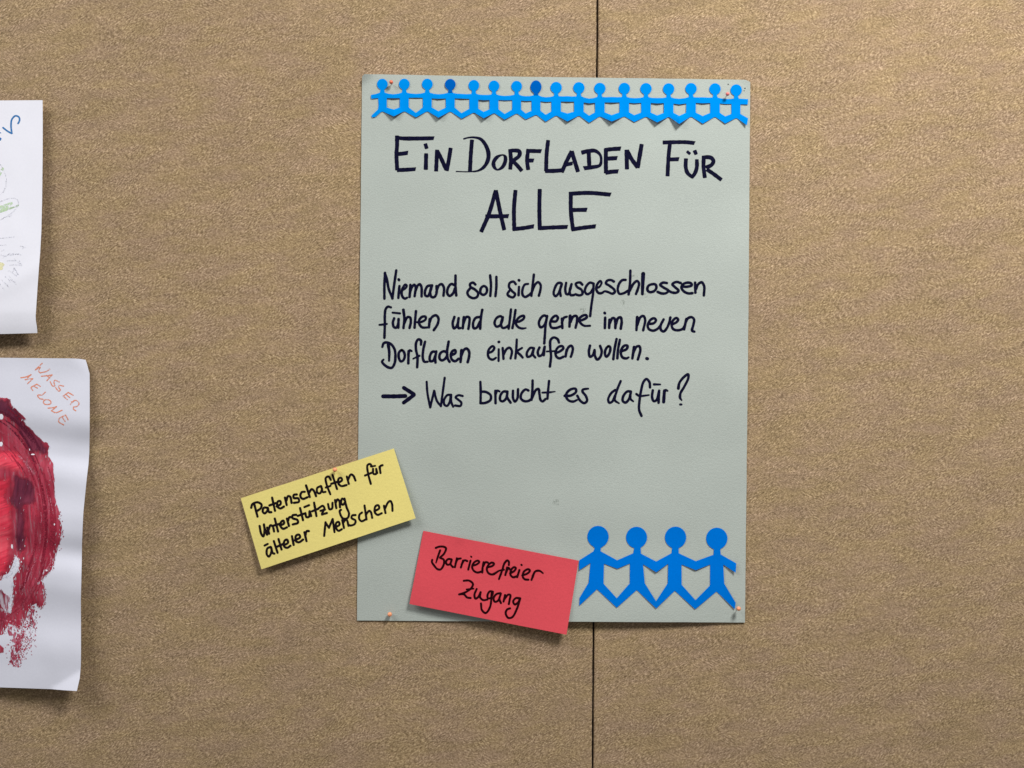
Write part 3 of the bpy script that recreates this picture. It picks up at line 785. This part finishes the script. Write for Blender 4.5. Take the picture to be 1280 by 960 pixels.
def paint_mat(name, c1, c2, c3, thr0, soft, streak_angle=80, k_noise=3.0, sc=90, wear=0.0):
    m, nt, b, lk = newmat(name)
    geo = N(nt, 'ShaderNodeNewGeometry')
    def ns(scale, sx=1, sz=1, ang=0, det=4):
        mp = N(nt, 'ShaderNodeMapping'); mp.vector_type = 'TEXTURE'; mp.inputs['Rotation'].default_value = (0, math.radians(ang), 0); mp.inputs['Scale'].default_value = (1/sx, 1, 1/sz)
        lk(geo.outputs['Position'], mp.inputs[0])
        n = N(nt, 'ShaderNodeTexNoise'); n.inputs['Scale'].default_value = scale; n.inputs['Detail'].default_value = det
        lk(mp.outputs[0], n.inputs['Vector']); return n.outputs[0]
    streak = ns(170, 1.0, 0.12, streak_angle-80, 4)
    blot = ns(38, 1, 1, 0, 4)
    mixv = N(nt, 'ShaderNodeMath', operation='ADD'); lk(streak, mixv.inputs[0]); lk(blot, mixv.inputs[1])
    ramp = N(nt, 'ShaderNodeValToRGB'); 
    hf = N(nt, 'ShaderNodeMath', operation='MULTIPLY'); lk(mixv.outputs[0], hf.inputs[0]); hf.inputs[1].default_value = 0.5
    lk(hf.outputs[0], ramp.inputs[0])
    e = ramp.color_ramp.elements
    e[0].position = 0.36; e[0].color = (*c1, 1); e[1].position = 0.64; e[1].color = (*c3, 1)
    e2 = ramp.color_ramp.elements.new(0.5); e2.color = (*c2, 1)
    lk(ramp.outputs[0], b.inputs['Base Color'])
    b.inputs['Roughness'].default_value = 0.55; b.inputs['Specular IOR Level'].default_value = 0.3
    at = N(nt, 'ShaderNodeAttribute'); at.attribute_name = "edge"
    rag = ns(sc, 1, 0.5, streak_angle-80, 5)
    ma = N(nt, 'ShaderNodeMath', operation='MULTIPLY_ADD'); lk(rag, ma.inputs[0]); ma.inputs[1].default_value = -k_noise*2; lk(at.outputs['Fac'], ma.inputs[2])
    al = N(nt, 'ShaderNodeMapRange'); lk(ma.outputs[0], al.inputs[0])
    al.inputs[1].default_value = -k_noise+thr0; al.inputs[2].default_value = -k_noise+thr0+soft
    if wear > 0:
        wn = ns(420, 1, 0.14, streak_angle-80, 2)
        wr = N(nt, 'ShaderNodeMapRange'); lk(wn, wr.inputs[0]); wr.inputs[1].default_value = 0.58-wear*0.3; wr.inputs[2].default_value = 0.75-wear*0.3; wr.inputs[3].default_value = 1.0; wr.inputs[4].default_value = 0.25 if wear > 0.3 else 0.65
        mm = N(nt, 'ShaderNodeMath', operation='MULTIPLY'); lk(al.outputs[0], mm.inputs[0]); lk(wr.outputs[0], mm.inputs[1])
        lk(mm.outputs[0], b.inputs['Alpha'])
    else:
        lk(al.outputs[0], b.inputs['Alpha'])
    bp = N(nt, 'ShaderNodeBump'); bp.inputs['Strength'].default_value = 0.3; bp.inputs['Distance'].default_value = 0.0006
    lk(streak, bp.inputs['Height']); lk(bp.outputs[0], b.inputs['Normal'])
    return m
crim = paint_mat("crimson_paint", lin((128, 26, 48)), lin((162, 44, 66)), lin((188, 72, 94)), 0.5, 0.6, 76, 2.4, 230, 0.28)
maro = paint_mat("maroon_paint", lin((82, 26, 52)), lin((112, 38, 62)), lin((140, 56, 80)), 0.4, 5.0, 88, 7.0, 120, 0.3)
brig = paint_mat("bright_red_paint", lin((196, 38, 62)), lin((222, 58, 82)), lin((232, 92, 108)), 0.5, 7.0, 150, 7.0, 80, 0.2)
dry = paint_mat("dry_crimson_paint", lin((130, 32, 55)), lin((165, 60, 85)), lin((190, 100, 125)), 1.0, 0.8, 82, 5.0, 330, 0.75)
speck = paint_mat("speckled_paint", lin((130, 40, 60)), lin((165, 70, 92)), lin((190, 110, 130)), 3.0, 3.0, 80, 18.0, 330, 0)

def zz(y0, pts, s=9.6): return [(x/s, y0+y/s) for x, y in pts]
outline = [(-90, 500), (-40, 492)]+zz(480, [(0,150),(60,165),(85,158),(130,180),(130,225),(220,320),(290,385),(345,442),(275,432),(305,475),(400,560),(470,630),(530,690),(575,705),(605,740),(585,800),(592,870),(640,945)]) \
 + zz(570, [(652,85),(645,140),(658,260),(662,380),(665,500),(690,590),(722,680),(700,740),(735,800),(757,860),(745,940)]) \
 + zz(660, [(755,30),(725,150),(700,260),(670,370),(630,480),(575,560),(505,630),(535,665),(545,780),(555,900)]) \
 + zz(750, [(545,30),(510,100),(440,92),(428,52),(380,80),(325,200),(280,300),(215,362),(160,310)]) \
 + zz(750, [(120,290),(60,370),(40,420),(0,432)]) + [(-40, 800), (-90, 790)]
gapL = zz(660, [(0,900),(-60,900),(-60,660),(0,640),(60,570),(120,540),(150,460),(190,335),(228,400),(205,510),(152,590),(160,680),(148,780),(140,900),(128,1010),(70,1010)])
# build the paint with the white gap cut out (triangles whose centre falls in the gap are dropped)
def paint_layer(name, poly, mat, lift, label, gap=None, step=2.0):
    pts, tris = tri_poly(poly, step)
    if gap: tris = [t for t in tris if not pip(sum(pts[i][0] for i in t)/len(t), sum(pts[i][1] for i in t)/len(t), gap)]
    V = [P(x, y, h_melon(x, y)+lift) for x, y in pts]
    F = []
    for t in tris:
        a, b, c = (Vector(V[i]) for i in t[:3])
        F.append(t if (b-a).cross(c-a).y < 0 else tuple(reversed(t)))
    at = []
    for x, y in pts:
        d = seg_dist(x, y, poly)
        if gap:
            d = min(d, seg_dist(x, y, gap)) if not pip(x, y, gap) else 0
        at.append(d)
    o = link_mesh(name, V, F, mat, None, True, at)
    adopt(o, mel)
    o['label'] = label
    return o
paint_layer("paint_layer", outline, crim, 0.16, "crimson paint of the watermelon", gapL)
paint_layer("paint_layer", zz(480, [(-300,150),(0,165),(120,190),(130,235),(330,440),(290,450),(560,720),(570,830),(470,860),(330,800),(240,640),(170,470),(0,360),(-300,300)]), maro, 0.24, "dark maroon band along the upper rim")
paint_layer("paint_layer", zz(570, [(135,200),(330,240),(420,340),(440,560),(300,600),(320,940),(320,1130),(260,1180),(175,1150),(165,940),(170,650),(105,540),(150,400)]), maro, 0.385, "dark maroon vertical patch")
paint_layer("paint_layer", zz(480, [(-300,760),(0,780),(220,800),(330,960),(250,1060),(0,1040),(-300,1040)]), brig, 0.28, "bright red paint, upper patch")
paint_layer("paint_layer", zz(570, [(-300,240),(140,240),(155,380),(105,490),(165,600),(165,940),(150,1200),(100,1420),(0,1500),(-300,1500)]), brig, 0.30, "bright red paint, lower patch", gapL)
paint_layer("dry_brush_area", zz(660, [(-300,700),(0,700),(30,740),(90,800),(125,800),(120,900),(100,1080),(60,1150),(40,1240),(-300,1240)]), dry, 0.20, "streaky dry brush strokes beside the white gap")
paint_layer("dry_brush_area", zz(750, [(390,60),(430,90),(400,230),(440,300),(400,350),(340,240),(300,330),(320,520),(300,590),(230,640),(250,750),(170,810),(80,760),(100,640),(130,560),(110,470),(60,400),(100,300),(220,370),(280,310),(340,180)]), speck, 0.20, "speckled dry brush dabs below the paint")
paint_layer("paint_blob", zz(750, [(-60,530),(0,535),(45,575),(48,630),(10,650),(-60,660)]), crim, 0.22, "small crimson blob at the left edge")
for i, (x, y, rx, ry) in enumerate([(1, 521, 3.2, 3.8), (1, 555, 2.5, 3), (41, 568, 2.2, 0.9), (37, 562, 0.5, 1.4), (68, 655.5, 0.8, 1.4), (31, 682.5, 0.6, 1.2), (15, 683, 1.3, 2.6), (58, 713, 1.5, 1.2), (29.5, 698, 0.5, 1.3)]):
    bo = blob("bare_paper_fleck", x, y, rx, lambda a, b: h_melon(a, b), M_white, mel, ry, 0.34, 30+i)

M_pinkdry = pencil("pale_pink_dry_brush", lin((205, 120, 140)), 0.5, 500)
PZ = (0, 570, 9.6)
write_word("", [(PZ, 9, False, "215,-10 280,60 335,150 360,220 | 240,0 310,80 365,150 395,215"), (PZ, 8, False, "570,480 585,560 590,700 | 600,500 620,600 640,690 | 560,130 575,180 600,240 | 490,680 500,760 490,820"), ((0, 660, 9.6), 8, False, "340,480 310,600 290,720 | 420,400 370,520 330,640 | 600,300 610,400 540,520 500,600 | 490,60 480,180 | 620,340 600,430 560,500")], h_melon, M_pinkdry, mel, "dry_brush_streaks", 0.42, "pale pink streaks scraped into the red paint")
bpy.data.objects["dry_brush_streaks"]["kind"] = "stuff"

def scatter(name, items, mat, lift, label):
    """tiny dabs: (x, y, rx, ry, angle)"""
    V, F = [], []
    for (x, y, rx, ry, an) in items:
        b0 = len(V); n = 7; ca, sa = math.cos(an), math.sin(an)
        sd = random.uniform(0, 90)
        for i in range(n):
            a = -2*math.pi*i/n
            k = 1+0.55*noise.noise(Vector((math.cos(a)*1.3, math.sin(a)*1.3, sd)))
            u, v = rx*k*math.cos(a), ry*k*math.sin(a)
            px, py = x+u*ca-v*sa, y+u*sa+v*ca
            V.append(P(px, py, h_melon(px, py)+lift))
        a, b, c = (Vector(V[b0+i]) for i in (0, 1, 2))
        f = tuple(range(b0, b0+n))
        if (b-a).cross(c-a).y > 0: f = tuple(reversed(f))
        F.append(f)
    o = link_mesh(name, V, F, mat); adopt(o, mel)
    o['label'] = label; o['kind'] = 'stuff'
    return o
M_dab = ink("crimson_dabs", lin((160, 52, 74)), 0.6, 0.5)
M_dab2 = ink("pale_rose_dabs", lin((205, 150, 165)), 0.6, 0.25)
rs = random.Random(11)
items, pale = [], []
for _ in range(420):
    t = rs.random()
    y = 772+t*62
    cx = 26-10*max(0, t-0.45)+10*math.sin(t*5)*0.3
    w = 17*(1-t)**0.6+3
    x = rs.gauss(cx+2, w*0.55)
    if x < -2 or x > 46: continue
    q = (x, y, rs.uniform(0.25, 0.8), rs.uniform(0.35, 1.3), rs.uniform(-0.8, 0.8))
    (items if rs.random() < 0.6 else pale).append(q)
for _ in range(120):
    items.append((rs.gauss(39, 3.5), rs.uniform(757, 786), rs.uniform(0.2, 0.5), rs.uniform(0.5, 1.6), rs.uniform(-0.4, 0.4)))
# ragged fringe outside the brush edge
ol = [p for p in densify(outline, 1.0) if p[0] > 5 and p[1] > 505]
for p in ol:
    if p[1] > 640 and rs.random() < 0.3:
        d = rs.expovariate(1/1.0)
        items.append((p[0]+d*rs.uniform(-0.3, 1), p[1]+rs.uniform(-1, 1), rs.uniform(0.2, 0.6), rs.uniform(0.4, 1.5), rs.uniform(-0.5, 0.9)))

def brush_tone(name, col, cover):
    return pencil(name, lin(col), cover, 420)
tones = {"maroon": brush_tone("maroon_brush", (98, 32, 56), 0.6), "dark": brush_tone("dark_crimson_brush", (132, 30, 52), 0.55),
         "mid": brush_tone("crimson_brush", (164, 46, 68), 0.65), "rose": brush_tone("rose_brush", (190, 84, 104), 0.42),
         "red": brush_tone("bright_brush", (220, 56, 80), 0.6)}
side = [p for p in densify(outline, 2.0) if p[0] > 2 and 500 < p[1] < 765]
side.sort(key=lambda p: math.atan2(p[1]-650, p[0]+60))
geo_b = {k: ([], []) for k in tones}
for k in range(95):
    f = rs.uniform(0.56, 0.965)
    a = rs.randrange(0, len(side)-12); b_ = min(len(side)-1, a+rs.randrange(8, 34))
    pts = []
    wob = rs.uniform(0, 50); a0 = rs.uniform(-1.35, 0.95); wd = rs.choice((0.8, 1.5, 2.5, 3.5))
    for i in range(a, b_, 4):
        an = a0+(i-a)*0.028
        ff = f+0.03*noise.noise(Vector((i*0.05, wob, 0)))
        px, py = -25+101*ff*math.cos(an), 652+158*ff*math.sin(an)
        pts.append((px, py, wd*rs.uniform(0.8, 1.15)))
    if len(pts) < 3 or any(pip(p[0], p[1], gapL) or not pip(p[0], p[1], outline) for p in pts): continue
    cy = sum(p[1] for p in pts)/len(pts)
    if f > 0.82 and cy < 575: tone = rs.choice(("maroon", "maroon", "dark"))
    elif f > 0.72: tone = rs.choice(("dark", "mid", "mid", "rose"))
    elif f > 0.60: tone = rs.choice(("dark", "mid", "red", "rose"))
    else: tone = rs.choice(("red", "mid", "red", "rose"))
    stroke_geo(pts, h_melon, 0.31+0.0004*k, False, *geo_b[tone])
for k, (V_, F_) in geo_b.items():
    if F_:
        o = link_mesh("brush_strokes", V_, F_, tones[k]); adopt(o, mel)
        o['label'] = k.replace("mid", "crimson").replace("dark", "dark crimson").replace("red", "bright red")+" brush strokes in the paint"
        o['kind'] = 'stuff'
scatter("paint_specks", items, M_dab, 0.30, "crimson specks and dabs around the paint edge")
scatter("pale_paint_specks", pale, M_dab2, 0.27, "pale rose specks below the paint")
flecks = []
for p in ol:
    dens = 0.06 if p[1] < 640 else (0.25 if p[1] < 690 else 0.7)
    if rs.random() < dens:
        d = rs.expovariate(1/2.2)
        flecks.append((p[0]-d-0.2, p[1]+rs.uniform(-1, 1), rs.uniform(0.12, 0.38), rs.uniform(0.5, 2.6), rs.uniform(-0.1, 0.35)))
gp = [p for p in densify(gapL, 1.0) if p[0] > 3]
for p in gp:
    for _ in range(1):
        flecks.append((p[0]+rs.gauss(0, 1.6), p[1]+rs.gauss(0, 1.6), rs.uniform(0.15, 0.45), rs.uniform(0.5, 2.4), rs.uniform(-0.2, 0.3)))
for _ in range(30):
    flecks.append((rs.uniform(4, 62), rs.uniform(560, 770), rs.uniform(0.08, 0.2), rs.uniform(0.4, 1.8), rs.uniform(0.0, 0.4)))
scatter("bare_paper_specks", [f for f in flecks if pip(f[0], f[1], outline)], M_grey_white, 0.46, "bare white paper showing through the dry brush strokes")
WZ = (20, 445, 10.1)
def WM(t, strokes):
    write_word(t, [(WZ, 9.5, False, strokes)], h_melon, M_orange, mel, "handwritten_word", 0.14)
WM("WASSER", "330,92 240,178 | 245,172 305,140 | 305,140 288,195 305,215 | 300,212 380,195 425,165 | 320,255 390,248 455,238 | 455,238 425,270 390,310 | 385,245 425,275 | 545,328 490,305 478,330 490,375 462,378 432,325 | 602,380 545,372 540,395 560,430 540,442 498,398 | 660,460 595,505 | 660,460 722,495 | 625,482 680,525 | 595,505 648,550 | 735,560 685,612 | 700,580 760,560 795,600 770,635 725,645 725,670 755,690")
WM("MELONE", "60,275 130,262 190,235 | 190,235 120,300 | 115,298 210,285 | 212,285 145,350 | 262,355 190,400 212,435 | 262,355 305,382 | 225,380 270,405 | 370,455 330,490 272,495 300,538 340,545 | 355,560 400,550 440,575 435,602 370,610 345,590 355,560 | 405,658 470,650 512,638 | 512,638 448,690 | 448,690 500,715 580,685 | 625,745 545,790 540,830 600,868 | 625,745 658,805 | 580,770 620,825")

# ------------------------------------------------------------------ ball-headed pins
def make_pin(px, py, surf, out, r, mat, label, tilt=(0, 0)):
    """surf: height of the surface pierced; out: head centre above it (mm)"""
    base = Vector(P(px, py, surf))
    headp = Vector(P(px, py, surf+out))
    foot = Vector((base.x+tilt[0]*0.001, 0.008, base.z+tilt[1]*0.001))
    t = thing("ball_pin", tuple(base), label, "pin", "ball-headed pins")
    # head: slightly pear-shaped ball
    V, F = [], []
    nu, nv = 20, 12
    ax = (headp-foot).normalized()
    u = ax.cross(Vector((1, 0, 0))).normalized(); v = ax.cross(u)
    for j in range(nv+1):
        th = math.pi*j/nv
        for i in range(nu):
            ph = 2*math.pi*i/nu
            rr = r*math.sin(th)*(1-0.10*(1-math.cos(th))/2)
            zz_ = r*math.cos(th)*(1.0 if math.cos(th) > 0 else 1.18)
            p = headp+ax*(zz_*0.001)+u*(rr*math.cos(ph)*0.001)+v*(rr*math.sin(ph)*0.001)
            V.append(tuple(p))
    for j in range(nv):
        for i in range(nu):
            a = j*nu+i; b = j*nu+(i+1) % nu
            F.append((a, a+nu, b+nu, b))
    adopt(link_mesh("pin_head", V, F, mat, None, True), t)
    V, F = [], []
    n = 8; rad = 0.00045
    for k, p in enumerate((headp, foot.lerp(headp, 0.15), foot)):
        for i in range(n):
            a = 2*math.pi*i/n; q = rad if k < 2 else rad*0.1
            V.append(tuple(p+u*(q*math.cos(a))+v*(q*math.sin(a))))
    for k in range(2):
        for i in range(n):
            a = k*n+i; b = k*n+(i+1) % n
            F.append((a, a+n, b+n, b))
    adopt(link_mesh("needle", V, F, M_steel, None, True), t)
    return t
make_pin(489.0, 102.8, h_poster(489, 104), 6.5, 2.6, M_pin_r, "small red-orange pin at the poster's top left, between the first two paper figures", (0.6, -3))
make_pin(909.4, 117.5, h_up(909, 119), 6.0, 2.6, M_pin_p, "pinkish red pin at the poster's top right, between the last two paper figures", (-1, -3))
make_pin(487.2, 768.0, h_poster(487, 768), 5.5, 3.1, M_pin_o, "orange pin at the poster's bottom left corner, on plain grey-green paper", (0, 1))
make_pin(923.2, 760.8, h_poster(923, 761), 9.5, 3.0, M_pin_o, "orange pin at the poster's bottom right corner, beside the last figure's foot", (-1, -2))
make_pin(418.6, 587.2, h_yellow(418, 588), 6.5, 3.1, M_pin_o, "orange pin at the top edge of the yellow card", (0.5, -2))
